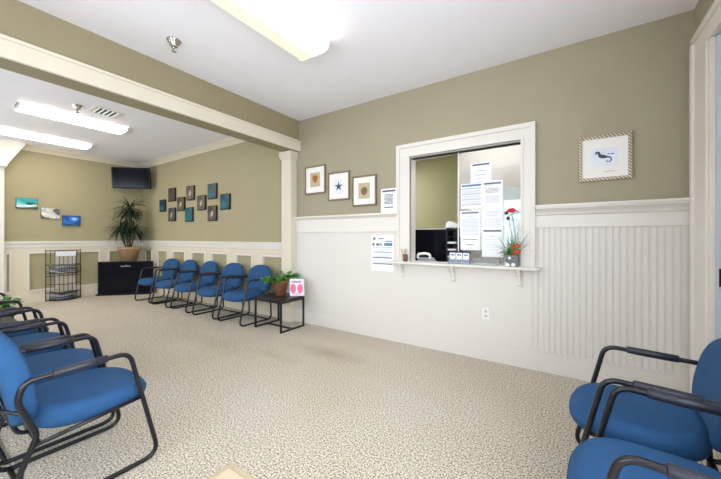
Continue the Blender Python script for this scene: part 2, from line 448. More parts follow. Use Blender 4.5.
for bxp in (-1.70, -1.07, -.41):
    q = MB(); a = loc(bxp, YF, 1.0)
    q.box(a[0]-.022, -.032, -.20, a[0]+.022, -.012, -.022)
    prof = [(-.032, -.022), (-.115, -.022), (-.115, -.045), (-.095, -.055), (-.085, -.085), (-.06, -.095), (-.055, -.125), (-.04, -.15), (-.045, -.175), (-.032, -.19)]
    q.prism(prof, 'x', a[0]-.014, a[0]+.014)
    q.build('sill_bracket', 'white', win, bevel=.003)

S('added_hall_side', MB().box(2.4, 1.16, 0, 2.5, 3.9, 2.9), 'ceil')  # unseen hall, added to cut the sky light reaching the doorway jamb
S('added_hall_end', MB().box(XR+T, 3.8, 0, 2.4, 3.9, 2.9), 'ceil')
S('added_hall_near', MB().box(XR+T, 1.16, 0, 2.4, 1.26, 2.9), 'ceil')
S('added_hall_ceiling', MB().box(XR+T, 1.16, 2.9, 2.5, 3.9, 3.0), 'ceil')
S('added_hall_floor', MB().box(XR+T, 1.16, -.1, 2.5, 3.9, 0), 'carpet')
# doorway in the right wall: casing, jamb, strike plate
dr = bpy.data.objects.new('door_1', None); COL.objects.link(dr); dr.location = (XR, (D0+D1)/2, 0); dr['kind'] = 'structure'
q = MB(); yc = (D0+D1)/2
q.box(-.022, D1-yc, 0, 0, 3.44-yc, 2.66).box(-.04, 3.40-yc, 0, 0, 3.45-yc, 2.80).box(-.034, 3.12-yc, 0, 0, 3.15-yc, 2.66)
q.box(-.03, D1+.004-yc, 0, -.004, D1+.03-yc, 2.64)
q.box(-.022, D0-.4-yc, 2.66, 0, 3.44-yc, 2.80).box(-.04, D0-.42-yc, 2.77, 0, 3.45-yc, 2.82).box(-.03, D0-.02-yc, 2.645, 0, D1+.02-yc, 2.68)
q.box(-.022, D0-.4-yc, 0, 0, D0-yc, 2.66)
q.build('door_casing', 'white', dr, bevel=.004)
q = MB().box(0, D1-.018-yc, 0, .12, D1-yc, DT).box(0, D0-yc, 0, .12, D0+.018-yc, DT).box(0, D0-yc, DT-.018, .12, D1-yc, DT)
q.box(.05, D1-.03-yc, 0, .08, D1-.018-yc, DT)
q.build('door_jamb', mat('pale_jamb_paint', (206, 212, 220), .45), dr)
q = MB().box(.008, D1-.0215-yc, .97, .045, D1-.018-yc, 1.09); q.build('strike_plate', 'black', dr)
q = MB().tube([(.03, D1-.018-yc, 1.67), (.03, D1-.06-yc, 1.675), (.045, D1-.09-yc, 1.69)], [.014, .012, .006], 8)
q.build('door_holder', 'plastic', dr)

# office behind the reception window
oy = 6.0; oz = 2.86
S('office_wall_back', MB().box(-5.2, oy, 0, .6, oy+.1, oz), 'office_green')
S('office_wall_left', MB().box(-5.3, YF+T, 0, -5.2, oy+.1, oz), 'office_green')
S('office_wall_right', MB().box(.6, YF+T, 0, .7, oy+.1, oz), 'ceil')
S('office_ceiling', MB().box(-5.3, YF+T, oz, .7, oy+.1, oz+.08), 'ceil')
S('office_floor', MB().box(-5.3, YF+T, -.1, .7, oy+.1, 0), 'carpet')
S('office_wall_closet', MB().box(-1.30, 4.45, 0, .6, 4.55, oz), mat('closet_wall_paint', (205, 203, 200), .7, var=.01))

# ------------------------------------------------------------------ ceiling lamps
def lamp(label, x0, x1, y0, y1, zc, grp, k=1.0, both=False, hot='lens'):
    t = thing('ceiling_light', label, 'ceiling light', ((x0+x1)/2, (y0+y1)/2, zc), 0, grp)
    w_, l_ = (x1-x0)/2, (y1-y0)/2
    MB().box(-w_*.75, -l_, -.02, w_*.75, l_, 0).build('housing', 'lampwhite', t)
    def K_(p): return [(a_, b__*k) for a_, b__ in p]
    # two prismatic lenses, outer one a bit dimmer
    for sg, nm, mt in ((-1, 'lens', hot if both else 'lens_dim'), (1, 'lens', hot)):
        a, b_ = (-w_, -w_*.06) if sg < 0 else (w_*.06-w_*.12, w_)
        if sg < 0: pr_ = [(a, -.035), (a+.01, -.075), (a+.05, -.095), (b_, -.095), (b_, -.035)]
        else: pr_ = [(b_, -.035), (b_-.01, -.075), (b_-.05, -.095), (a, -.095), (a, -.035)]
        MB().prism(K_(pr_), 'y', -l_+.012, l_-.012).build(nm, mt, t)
    for yy in (-l_, l_-.012):
        q = MB().prism(K_([(-w_-.004, -.03), (-w_+.005, -.08), (-w_+.05, -.10), (w_-.05, -.10), (w_-.005, -.08), (w_+.004, -.03), (w_*.75, 0), (-w_*.75, 0)]), 'y', yy, yy+.012)
        q.build('end_plate', 'lampwhite', t)
    for bb in ((-w_-.006, -.045, -w_+.006, -.03), (w_-.006, -.045, w_+.006, -.03), (-w_*.06-.006, -.1, -w_*.06+.004, -.094)):
        MB().box(bb[0], -l_, bb[1]*k, bb[2], l_, bb[3]*k).build('trim_rail', 'lampwhite', t)
    return t
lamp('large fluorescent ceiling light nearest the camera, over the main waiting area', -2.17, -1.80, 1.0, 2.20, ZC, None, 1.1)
lamp('slim fluorescent ceiling light beside the ceiling vent, above the far chairs', -6.37, -6.01, .95, 2.17, ZC, None, .6, True)
lamp('slim fluorescent ceiling light farthest from the camera, nearest the left wall', -8.02, -7.66, .97, 2.17, ZC, None, .6, True)
lamp('unseen ceiling light added to brighten the office, above the green wall side', -3.2, -2.8, 4.1, 5.3, oz, None, .6, True, 'fill_office')  # out-of-view lamp added to light the office's green wall
lamp('short unseen light added to brighten the office behind the notices', -1.2, -.2, 3.75, 4.2, oz, None, .6, True, 'fill_soft')  # second out-of-view lamp, added to brighten the closet wall

def sprinkler(label, x, y):
    t = thing('sprinkler_head', label, 'sprinkler', (x, y, ZC), 0, 'ceiling sprinklers')
    MB().lathe([(.062, 0), (.058, -.006), (.045, -.03), (.03, -.05), (.03, -.053), (.0, -.053)], 20).build('escutcheon', 'chrome', t)
    q = MB().lathe([(.011, -.05), (.011, -.075), (.001, -.075)], 10)
    for s_ in (-1, 1): q.tube([(s_*.01, 0, -.06), (s_*.02, 0, -.075), (s_*.004, 0, -.095)], .003, 6)
    q.build('frame_arm', 'chrome', t)
    MB().lathe([(.02, -.095), (.02, -.099), (.001, -.099)], 14).build('deflector', 'chrome', t)
sprinkler('chrome sprinkler head in the ceiling of the main room, left of the large light', -3.0, 1.44)
sprinkler('chrome sprinkler head in the far ceiling beside the air vent', -5.56, 1.42)
t = thing('ceiling_vent', 'white louvred air vent in the far ceiling beside the sprinkler', 'vent', (-5.52, 1.72, ZC))
q = MB().box(-.17, -.17, -.012, .17, -.13, 0).box(-.17, .13, -.012, .17, .17, 0).box(-.17, -.13, -.012, -.13, .13, 0).box(.13, -.13, -.012, .17, .13, 0)
q.build('frame', 'lampwhite', t)
MB().box(-.13, -.13, -.004, .13, .13, -.001).build('backing', 'dark', t)
for i in range(5):
    yy = -.12+i*.055
    MB().prism([(yy, -.005), (yy+.014, -.022), (yy+.017, -.019), (yy+.004, -.004)], 'x', -.13, .13).build('slat', 'lampwhite', t)

# ------------------------------------------------------------------ waiting room chair
def cushion(w, d, h, power, dome, nseg=40, rings=10):
    """rounded slab in the xy plane, centred, thickness h, with a soft rolled edge"""
    q = MB(); vs = []; fs = []
    prof = []
    for k in range(rings+1):
        a = -PI/2 + PI*k/rings
        prof.append((1 - (1-math.cos(a))*min(.5*h/min(w, d)*1.6, .35), .5*h*math.sin(a)))
    inner = [(.8, 1), (.55, 1), (.28, 1)]
    def ring(s, z):
        for i in range(nseg):
            t = 2*PI*i/nseg; c_, s_ = math.cos(t), math.sin(t)
            x = math.copysign(abs(c_)**(2/power), c_)*w/2*s; y = math.copysign(abs(s_)**(2/power), s_)*d/2*s
            vs.append((x, y, z + dome(x/(w/2), y/(d/2)) * (1 if z > 0 else .3)))
    for s, z in prof: ring(s, z)
    top0 = prof[-1][0]
    for s, _ in inner: ring(s*top0, h/2 + h*.10*(1-s))
    n = len(vs)//nseg
    vs.append((0, 0, h/2+h*.11 + dome(0, 0)))
    for i in range(n-1):
        for k in range(nseg): fs.append((i*nseg+k, i*nseg+(k+1) % nseg, (i+1)*nseg+(k+1) % nseg, (i+1)*nseg+k))
    for k in range(nseg): fs.append(((n-1)*nseg+k, (n-1)*nseg+(k+1) % nseg, len(vs)-1))
    fs.append(tuple(reversed(range(nseg))))
    q.add(vs, fs, True); return q

FW = .272   # half width between side frames
TR = .0125
def make_chair():
    t = thing('waiting_chair', '', 'chair')
    for sx in (-1, 1):
        x = sx*FW
        pts = [(x, .185, .655), (x, .335, TR), (x, -.245, TR), (x, -.235, .24), (x, -.18, .385), (x, -.245, .56), (x, -.225, .645)]
        path = fillet_closed(pts, [.07, .07, .07, .12, .07, .10, .05], 7)
        MB().tube(path, TR, 10, closed=True).build('side_frame', 'black', t)
        pd = MB().tube([(x, .085, .6545), (x, .082, .6545), (x, -.002, .652), (x, -.125, .6495), (x, -.128, .6495)], [.016, .0195, .0205, .0195, .016], 12)
        pd.build('arm_pad', 'pad', t)
    q = MB()
    q.tube([(-FW, .25, .385), (FW, .25, .385)], .011, 8).tube([(-FW, -.175, .345), (FW, -.175, .345)], .011, 8)
    q.tube([(-FW, .25, .385), (-FW, -.205, .34)], .010, 8).tube([(FW, .25, .385), (FW, -.205, .34)], .010, 8)
    q.build('seat_frame', 'black', t)
    MB().tube([(-FW, -.19, TR), (FW, -.19, TR)], .0115, 8).build('stretcher', 'black', t)
    def dome(u, v):
        z = -.028*max(0, v)**3 + .012*(1-u*u)*0
        z += -.010*(1-u*u)*(1-abs(v)) + .02*max(0, -v)**2
        return z
    s = cushion(.515, .525, .115, 3.0, dome)
    s.build('seat', 'blue', t, loc=(0, .075, .402))
    bk = cushion(.532, .47, .08, 2.5, lambda u, v: .030*u*u)
    o = bk.build('backrest', 'blue', t, loc=(0, -.245, .612)); o.rotation_euler = (R(-(90-11)), 0, 0)
    q = MB()
    for sx in (-1, 1):
        q.tube(fillet([(sx*.12, -.16, .345), (sx*.12, -.22, .36), (sx*.12, -.335, .72)], .05, 5), .010, 8)
    q.tube([(-FW, -.222, .50), (-.2, -.285, .52), (.2, -.285, .52), (FW, -.222, .50)], .009, 8)
    q.build('back_support', 'black', t)
    return t
GRP_L = 'blue waiting chairs of the left row'
GRP_F = 'blue waiting chairs along the far wall'
GRP_R = 'blue waiting chairs at the right'
chair0 = make_chair()
spots = [(-2.315, .56, 0, 'blue waiting chair nearest the camera in the left foreground row', GRP_L),
         (-2.95, .56, 0, 'blue waiting chair directly beyond the foremost chair of the left row', GRP_L),
         (-3.68, .56, 0, 'blue waiting chair third along the left row, its seat partly showing', GRP_L),
         (-4.40, .55, 0, 'blue waiting chair at the end of the left row before the small plant', GRP_L),
         (-5.72, .55, 0, 'blue waiting chair beyond the small plant at the left edge', GRP_L),
         (-4.2, 3.11, PI, 'blue waiting chair against the far wall, beside the black side table', GRP_F),
         (-4.90, 3.10, PI+.03, 'blue waiting chair against the far wall, second from the black side table', GRP_F),
         (-5.66, 3.11, PI-.03, 'blue waiting chair against the far wall, middle of five', GRP_F),
         (-6.36, 3.10, PI, 'blue waiting chair against the far wall, second from the floor television', GRP_F),
         (-7.05, 3.09, PI+.05, 'blue waiting chair against the far wall, overlapping the floor television', GRP_F),
         (.34, 2.066, PI/2-.08, 'blue waiting chair at right nearer the beadboard wall, its backrest showing', GRP_R),
         (.333, 1.46, PI/2-.08, 'blue waiting chair at bottom right corner nearest the camera', GRP_R)]
for i, (x, y, a, lb, g) in enumerate(spots):
    if i == 0:
        chair0.location = (x, y, 0); chair0.rotation_euler.z = a; chair0['label'] = lb; chair0['group'] = g
    else:
        dup(chair0, (x, y, 0), a, lb, g)

# ------------------------------------------------------------------ side tables
def side_table(label, x, y, h=.45, w_=.55, d_=.45):
    t = thing('side_table', label, 'table', (x, y, 0))
    MB().box(-w_/2, -d_/2, h-.025, w_/2, d_/2, h).build('tabletop', 'tabletop', t, bevel=.003)
    s = .022
    for sx in (-1, 1):
        q = MB(); a = sx*(w_/2-.0)-(s if sx > 0 else 0)
        q.box(a, -d_/2, 0, a+s, -d_/2+s, h-.025).box(a, d_/2-s, 0, a+s, d_/2, h-.025)
        q.box(a, -d_/2+s, 0, a+s, d_/2-s, s).box(a, -d_/2+s, h-.025-s*1.4, a+s, d_/2-s, h-.025)
        q.build('leg_frame', 'black', t)
    for bb in ((-s/2, 0, s/2, s), (-d_/2, h-.055, -d_/2+s*.8, h-.025), (d_/2-s*.8, h-.055, d_/2, h-.025)):
        MB().box(-w_/2+s, bb[0], bb[1], w_/2-s, bb[2], bb[3]).build('cross_rail', 'black', t)
    return t
side_table('black metal side table under the potted plant and pink booklet', -3.495, 3.14)
def blade(q, p0, d, L_, w_, droop, n=5, twist=0):
    """a leaf: strip with a folded midrib starting at p0 in direction d and drooping"""
    d = Vector(d).normalized(); side = d.cross(Vector((0, 0, 1)))
    if side.length < .1: side = Vector((1, 0, 0))
    side.normalize(); p = Vector(p0); vs = []; dirv = d.copy()
    for i in range(n+1):
        t = i/n; ww = w_*math.sin(PI*min(.97, .12+.85*t))
        up = side.cross(dirv).normalized()
        vs += [p - side*ww/2 + up*ww*.18, p, p + side*ww/2 + up*ww*.18]
        dirv = (dirv + Vector((0, 0, -droop/n))).normalized(); p = p + dirv*(L_/n)
    fs = []
    for i in range(n):
        a = i*3; fs += [(a, a+1, a+4, a+3), (a+1, a+2, a+5, a+4)]
    q.add(vs, fs, True)
def potted_ivy(label, x, y, z, k_=1.0):
    t = thing('potted_plant', label, 'plant', (x, y, z))
    MB().lathe([(.055, 0), (.078, .13), (.088, .135), (.09, .165), (.08, .165), (.078, .15), (.001, .15)], 24).build('pot', 'terra', t)
    MB().lathe([(.077, .145), (.077, .152), (.001, .155)], 16).build('soil', 'soil', t)
    q = MB(); st = MB(); rnd = random.Random(3)
    for i in range(22):
        a = rnd.uniform(0, 2*PI); el = rnd.uniform(.15, 1.2); L_ = rnd.uniform(.07, .19)
        c_ = Vector((math.cos(a)*.03, math.sin(a)*.03, .155)); d = Vector((math.cos(a)*math.cos(el)*1.25, math.sin(a)*math.cos(el)*1.25, math.sin(el)*.75))
        if d.x > 0: d.x *= .45
        e = c_+d*L_; st.tube([c_, c_+d*L_*.5+Vector((0, 0, .01)), e], .002, 5)
        for k in range(7):
            aa = rnd.uniform(0, 2*PI); s_ = rnd.uniform(.3, 1)
            blade(q, c_+d*L_*s_, (math.cos(aa), math.sin(aa), rnd.uniform(-.2, .7)), rnd.uniform(.05, .08), rnd.uniform(.03, .045), .8, 4)
    q.build('foliage', 'leaf2', t); st.build('stem', 'leaf2', t)
    t.scale = (k_, k_, k_)
    return t
potted_ivy('bushy green plant in a terracotta pot on the black side table', -3.535, 3.195, .45, 1.32)
side_table('low black side table holding a small plant in the left row', -5.08, .52, .40, .44, .5)
potted_ivy('small green plant between chairs at the left edge', -5.03, .60, .40)
# pink booklet standing up
t = thing('booklet', 'pink and white booklet standing on the black side table', 'booklet', (-3.275, 3.265, .4505), R(30)); t.scale = (1.22, 1.22, 1.22)
q = MB().prism([(0, 0), (.006, 0), (-.0, .20), (-.006, .20)], 'x', -.085, .085); q.build('front_cover', 'paper', t)
MB().prism([(.03, 0), (.05, 0), (.048, .004), (.004, .19), (.0, .19)], 'x', -.08, .08).build('rear_stand', 'paper', t)
for sx in (-.042, .042):
    q = MB(); vs = []; pts = []
    for k in range(20):
        a = 2*PI*k/20; pts.append((sx+.034*math.cos(a), .085+.055*math.sin(a)))
    n = len(pts); q.add([(u, -.0005-.03*v*0-.006*v/.2, v) for u, v in pts]+[(u, -.003-.006*v/.2, v) for u, v in pts], [tuple(range(n)), tuple(range(n, 2*n))]+[(i, (i+1) % n, (i+1) % n+n, i+n) for i in range(n)])
    q.build('pink_figure', 'pink', t)
q = MB().box(-.06, -.0085, .160, .06, -.005, .178); q.build('title_band', 'lilac', t)
for zz in (.02, .15):
    MB().box(-.05, -.007 if zz > .1 else -.003, zz, .05, -.0005, zz+.006).build('printed_line', 'pink', t)

# ------------------------------------------------------------------ pale wooden table in front of the camera
t = thing('coffee_table', 'pale wood low table whose corner shows at the bottom', 'table', (-.78, .42, 0))
MB().box(-.30, -.30, .395, .30, .30, .42).build('tabletop', 'wood', t, bevel=.004)
q = MB()
for (a, b_, c_, d) in ((-.33, -.33, -.30, .33), (.30, -.33, .33, .33), (-.30, -.33, .30, -.30), (-.30, .30, .30, .33)): q.box(a, b_, .385, c_, d, .414)
q.build('edge_band', 'woodedge', t, bevel=.006)
for sx in (-1, 1):
    for sy in (-1, 1):
        MB().box(sx*.27-.025, sy*.27-.025, 0, sx*.27+.025, sy*.27+.025, .385).build('leg', 'woodedge', t, bevel=.004)
q = MB().box(-.245, -.28, .31, .245, -.26, .385).box(-.245, .26, .31, .245, .28, .385).box(-.28, -.245, .31, -.26, .245, .385).box(.26, -.245, .31, .28, .245, .385)
q.build('apron', 'woodedge', t)

# ------------------------------------------------------------------ televisions, big plant
def television(name, label, x, y, z, rotz, w_, h_, tilt=0, foot=False):
    t = thing(name, label, 'television', (x, y, z), rotz)
    t.rotation_euler = (tilt, 0, rotz)
    MB().box(-w_/2, -.025, 0, w_/2, .03, h_).box(-w_*.38, .03, h_*.12, w_*.38, .06, h_*.85).build('casing', 'tvblack', t, bevel=.006)
    b_ = .022
    MB().box(-w_/2+b_, -.027, b_*1.4, w_/2-b_, -.0245, h_-b_).build('screen', 'screen', t)
    return t
ft = television('television', 'large black television standing on the floor in the far corner', -8.33, 2.97, .03, R(47), 1.08, .72)
q = MB().box(-.57, -.06, -.03, .50, .07, 0); q.build('base', 'tvblack', ft, bevel=.004)
MB().box(-.10, -.0285, .60, .10, -.0270, .625).box(.0, -.0285, .63, .03, -.0270, .645).build('status_label', mat('grey_label', (120, 124, 134), .5), ft)
wt = television('television', 'black wall television hung high in the far corner above the plant', -8.42, 3.12, 2.42, R(42), .80, .48, R(6))
q = MB().tube([(0, .08, .22), (0, .22, .24), (.0, .53, .24)], .025, 8).box(-.1, .07, .12, .1, .09, .34); q.build('wall_arm', 'black', wt)

t = thing('planter_stand', 'wooden plinth behind the floor television holding the tall plant', 'stand', (-8.49, 3.09, 0), R(47))
q = MB().box(-.12, -.12, .60, .12, .12, .64)
for sx in (-1, 1):
    for sy in (-1, 1): q.box(sx*.10-.02, sy*.10-.02, 0, sx*.10+.02, sy*.10+.02, .60)
q.box(-.10, -.10, .2, .10, .10, .22)
q.build('stand_frame', 'bark', t)
t = thing('potted_palm', 'tall dark green dracaena in a wide tan clay pot in the far corner', 'plant', (-8.49, 3.09, .64))
MB().lathe([(.12, 0), (.205, .36), (.225, .37), (.235, .43), (.215, .43), (.205, .40), (.001, .40)], 28).build('pot', 'tanpot', t)
MB().lathe([(.20, .395), (.20, .405), (.001, .41)], 20).build('soil', 'soil', t)
q = MB(); st = MB(); rnd = random.Random(11)
crowns = [((-.10, -.14, .82), 1.15), ((.02, .0, 1.30), 1.2), ((.17, .03, .80), .95), ((.10, .0, 1.18), .9), ((.02, -.08, .90), .9)]
for (c_, s_) in crowns:
    st.tube([(c_[0]*.3, c_[1]*.3, .40), (c_[0]*.8, c_[1]*.8, (.40+c_[2])/2), c_], .016, 8)
    for k in range(60):
        a = rnd.uniform(0, 2*PI); el = rnd.uniform(-.25, 1.35)
        # keep leaves clear of the two walls behind
        d = Vector((math.cos(a)*math.cos(el), math.sin(a)*math.cos(el), math.sin(el)))
        L_ = rnd.uniform(.26, .40)*s_
        if c_[0]+d.x*L_ < -.22: L_ = max(.06, (-.22-c_[0])/d.x)
        if c_[1]+d.y*L_ > .34: L_ = max(.08, (.34-c_[1])/d.y)
        blade(q, Vector(c_)+Vector((0, 0, rnd.uniform(-.06, .03))), d, L_, .030, rnd.uniform(1.2, 2.6), 6)
q.build('foliage', 'leaf', t); st.build('stem', 'bark', t)

# ------------------------------------------------------------------ wire magazine rack
t = thing('magazine_rack', 'dark wire magazine rack standing against the left wall', 'magazine rack', (XL+.05, 2.02, 0))
RW = .27
def arc(z, r0=.20, n=14, k=1.0):
    return [(.02+r0*(1-abs(-1+2*i/n)**2.2)*k+.02, -RW+2*RW*i/n, z) for i in range(n+1)]
q = MB()
for z in (.02, 1.02, .34, .74): q.tube(arc(z, .05 if z == 1.02 else .22), .006, 6)
for z in (.16, .60): q.tube(arc(z, .22), .005, 6)
for i in range(9):
    yy = -RW+2*RW*i/8
    q.tube([(.02, yy, .01), (.02, yy, 1.02)], .005, 5)
q.tube([(.02, -RW, 1.02), (.02, RW, 1.02)], .006, 6).tube([(.02, -RW, .02), (.02, RW, .02)], .006, 6).tube([(.02, -RW, .50), (.02, RW, .50)], .005, 6)
q.build('wire_back', 'wire', t)
for z0, z1 in ((.02, .18), (.56, .72)):
    q = MB(); A = arc(z0); B_ = arc(z1)
    for a, b_ in zip(A, B_): q.tube([a, b_], .0035, 5)
    for a in A[1:-1]: q.tube([(.02, a[1], z0), a], .003, 5)
    q.tube(A, .005, 6).tube(B_, .005, 6)
    q.build('basket', 'wire', t)
for sy in (-1, 1):
    MB().tube([(.02, sy*RW, 0), (.02, sy*RW, 1.04)], .007, 8).build('upright', 'wire', t)
MB().box(.03, -.12, .90, .034, .19, 1.0).build('header_card', 'paper', t)
mg = [mat('magazine_cover', c_, .35, var=.25, vscale=14) for c_ in ((120, 124, 132), (176, 178, 186), (92, 94, 104), (200, 200, 200))]
k = 0
for zt_, nm in ((.03, 'bottom'), (.57, 'upper')):
    for j in range(3):
        q = MB(); n = 12; vs = []; z = zt_+.012+j*.05
        for side in (0, .028):
            for i in range(n+1):
                u = -1+2*i/n
                zz = z+side+.012*math.sin(u*5)+.03*(abs(u)**3)*(j == 2)
                dpt = .20*(1-abs(u)**2.2)
                vs += [(.035, u*.22, zz), (.04+dpt*.85, u*.22, zz-.005)]
        fs = []
        m_ = 2*(n+1)
        for i in range(n):
            a = 2*i; fs += [(a, a+1, a+3, a+2), (a+m_, a+2+m_, a+3+m_, a+1+m_), (a, a+2, a+2+m_, a+m_), (a+1, a+1+m_, a+3+m_, a+3)]
        fs += [(0, m_, m_+1, 1), (2*n, 2*n+1, 2*n+1+m_, 2*n+m_)]
        q.add(vs, fs, True)
        o = q.build('magazine', mg[(k*3+j) % 4], None, loc=(XL+.05, 2.02, 0))
        pos = ('lowest', 'middle', 'topmost')[j]
        tag(o, 'grey magazine lying %s of the pile in the %s basket of the wire rack' % (pos, nm), 'magazine', 'magazines in the wire rack')
    k += 1

# ------------------------------------------------------------------ pictures
def art_teal():
    return ramp_noise('teal_sea_print', [(.30, (20, 120, 130)), (.5, (40, 176, 172)), (.62, (90, 200, 196)), (.72, (230, 240, 236))], 3, 2, .45, .4)
def canvas(name, label, y0, y1, z0, z1, face, extra):
    t = thing(name, label, 'picture', (XL, (y0+y1)/2, (z0+z1)/2), 0, 'beach photographs on the left wall')
    w_, h_ = (y1-y0)/2, (z1-z0)/2
    MB().box(0, -w_, -h_, .03, w_, h_).build('canvas_block', mat('canvas_edge', (60, 64, 58), .7), t)
    MB().box(.03, -w_+.004, -h_+.004, .033, w_-.004, h_-.004).build('printed_face', face, t)
    for (nm, poly, m) in extra:
        q = MB(); P_ = [(u*w_, v*h_) for u, v in poly]; q.prism(P_, 'x', .033, .0345); q.build(nm, m, t)
    return t
cw = ramp_noise('white_foam_print', [(.35, (190, 205, 200)), (.6, (246, 248, 246))], 14, 3, .5)
cd = ramp_noise('dark_shore_print', [(.35, (20, 60, 60)), (.65, (60, 110, 100))], 12, 3, .5)
canvas('wall_picture', 'teal sea picture with white surf, leftmost on the left wall', 1.35, 1.64, 1.855, 2.06, art_teal(), [
    ('white_surf', [(-.97, -.75), (-.97, -.35), (-.6, -.5), (-.1, -.30), (.3, -.35), (.6, -.15), (.97, -.2), (.97, -.55), (.2, -.62), (-.4, -.8)], cw),
    ('dark_rocks', [(-.15, .05), (.1, .25), (.5, .22), (.9, .1), (.9, -.05), (.4, -.2), (-.1, -.12)], cd),
    ('dark_shore', [(-.97, -.97), (-.97, -.8), (-.3, -.85), (.97, -.6), (.97, -.97)], cd)])
gw = ramp_noise('grey_foam_print', [(.32, (120, 116, 104)), (.5, (206, 204, 196)), (.7, (240, 240, 236))], 7, 4, .5, 1.2)
gd = ramp_noise('brown_rock_print', [(.35, (60, 58, 46)), (.65, (110, 104, 88))], 12, 3, .5)
canvas('wall_picture', 'grey and white breaking wave picture, middle of three on the left wall', 1.69, 1.97, 1.675, 1.895, gw, [
    ('dark_rocks', [(.2, .6), (.5, .85), (.95, .9), (.95, -.3), (.7, -.2), (.5, .1), (.3, .25)], gd),
    ('dark_rocks', [(-.97, -.97), (-.97, -.3), (-.8, -.6), (-.5, -.8), (.1, -.97)], gd)])
bw = ramp_noise('blue_water_print', [(.35, (20, 62, 140)), (.65, (36, 108, 200))], 4, 3, .4, .5)
bl = ramp_noise('light_water_print', [(.35, (110, 180, 230)), (.65, (220, 240, 250))], 9, 3, .4, .5)
bm_ = ramp_noise('mid_blue_print', [(.35, (44, 112, 200)), (.65, (90, 160, 228))], 9, 3, .4, .5)
def blob(cx, cy, rx, ry, n=16, w=.12, ph=0):
    return [(cx+rx*(1+w*math.sin(3*a+ph))*math.cos(a), cy+ry*(1+w*math.sin(3*a+ph))*math.sin(a)) for a in [2*PI*k/n for k in range(n)]]
tb = canvas('wall_picture', 'deep blue underwater picture with sunburst, nearest the plant on the left wall', 2.01, 2.30, 1.53, 1.755, bw, [
    ('pale_rays', blob(.25, .3, .5, .5), bm_)])
q = MB().prism([(u*.13, v*.1025) for u, v in blob(.3, .4, .25, .28)], 'x', .0345, .0355); q.build('sunburst', bl, tb)
q = MB().prism([(-.126, -.098), (-.126, -.06), (-.04, -.075), (.126, -.06), (.126, -.098)], 'x', .033, .0345); q.build('dark_reef', cd, tb)

tiles = [(-7.78, 2.02, 'dark blue', ((16, 34, 48), (30, 78, 96))), (-7.35, 2.24, 'brown', ((52, 40, 38), (98, 80, 72))),
         (-7.35, 1.80, 'brown with teal', ((34, 46, 50), (96, 100, 92))), (-6.96, 2.01, 'grey brown', ((60, 50, 42), (112, 98, 84))),
         (-6.58, 2.22, 'brown with pale shell', ((72, 58, 54), (130, 108, 104))), (-6.63, 1.77, 'bright teal', ((18, 72, 80), (36, 112, 120))),
         (-6.16, 1.99, 'dark brown with white shell', ((64, 54, 46), (120, 112, 104))), (-5.78, 2.19, 'grey teal', ((40, 66, 74), (86, 102, 100))),
         (-5.78, 1.76, 'brown with beige shell', ((50, 46, 40), (112, 92, 88))), (-5.36, 1.96, 'turquoise and black', ((16, 32, 42), (30, 110, 122)))]
posn = ['lowest left of the group, nearest the wall television', 'upper row, first from the television', 'bottom row, first from the television', 'middle row left',
        'upper row, centre', 'bottom row, centre', 'middle row right', 'upper row, nearest the column', 'bottom row, nearest the column', 'rightmost of the group']
shell = mat('shell_print', (190, 176, 170), .5, var=.2, vscale=40)
tealp = mat('teal_print', (34, 104, 120), .5, var=.2, vscale=30)
posn[0] = 'leftmost of the group'
edge = mat('dark_canvas_edge', (40, 34, 30), .7)
for i, (x, z, cn, (c0, c1)) in enumerate(tiles):
    s_ = .148 if i else .135
    t = thing('square_canvas', 'small square %s canvas on the far wall, %s' % (cn, posn[i]), 'picture', (x, YF, z), 0, 'small square canvases above the far chairs')
    MB().box(-s_, -.035, -s_, s_, 0, s_).build('canvas_block', edge, t, bevel=.003)
    fc = ramp_noise('square_print', [(.35, c0), (.65, c1)], 8, 3, .5, .8)
    MB().box(-s_+.012, -.038, -s_+.012, s_-.012, -.035, s_-.012).build('printed_face', fc, t)
    if 'shell' in cn or i in (2, 3):
        q = MB(); ax, az = .035, .065; a0 = .5
        pts = [(.01+ax*math.cos(a)*math.cos(a0)+az*math.sin(a)*math.sin(a0), -.01-ax*math.cos(a)*math.sin(a0)+az*math.sin(a)*math.cos(a0)) for a in [2*PI*k/14 for k in range(14)]]
        q.prism(pts, 'y', -.0395, -.038); q.build('shell_motif', shell, t)
    if i in (0, 9, 7):
        q = MB().prism([(-s_+.02, -s_*.7), (s_*.3, -s_*.75), (s_*.5, -.01), (0, .0), (-s_+.02, -s_*.2)], 'y', -.0395, -.038); q.build('water_motif', tealp, t)

def framed(name, label, cx, cz, w_, h_, fw, fm, grp=None, depth=.025):
    t = thing(name, label, 'framed picture', (cx, YF, cz), 0, grp)
    q = MB(); a, b_ = w_/2, h_/2
    for (x0, z0, x1, z1) in ((-a, -b_, -a+fw, b_), (a-fw, -b_, a, b_), (-a+fw, -b_, a-fw, -b_+fw), (-a+fw, b_-fw, a-fw, b_)): q.box(x0, -depth, z0, x1, 0, z1)
    q.build('frame', fm, t, bevel=.004)
    MB().box(-a+fw, -depth*.55, -b_+fw, a-fw, -.002, b_-fw).build('mat_board', 'matboard', t)
    return t
sand = ramp_noise('sand_print', [(.3, (176, 158, 124)), (.7, (206, 192, 160))], 60, 3, .7)
brn = ramp_noise('orange_shell_print', [(.3, (120, 60, 30)), (.5, (190, 110, 60)), (.7, (150, 80, 44))], 40, 3, .7)
drk = ramp_noise('dark_shell_print', [(.35, (70, 58, 44)), (.5, (150, 120, 90)), (.7, (60, 50, 40))], 50, 3, .7)
star_m = mat('starfish_print', (70, 78, 96), .7, var=.2, vscale=60)
skyp = ramp_noise('pale_blue_wash', [(.3, (222, 226, 238)), (.7, (236, 237, 243))], 10, 3, .7)
g = 'shell pictures above the ledge'
yy = -.01425
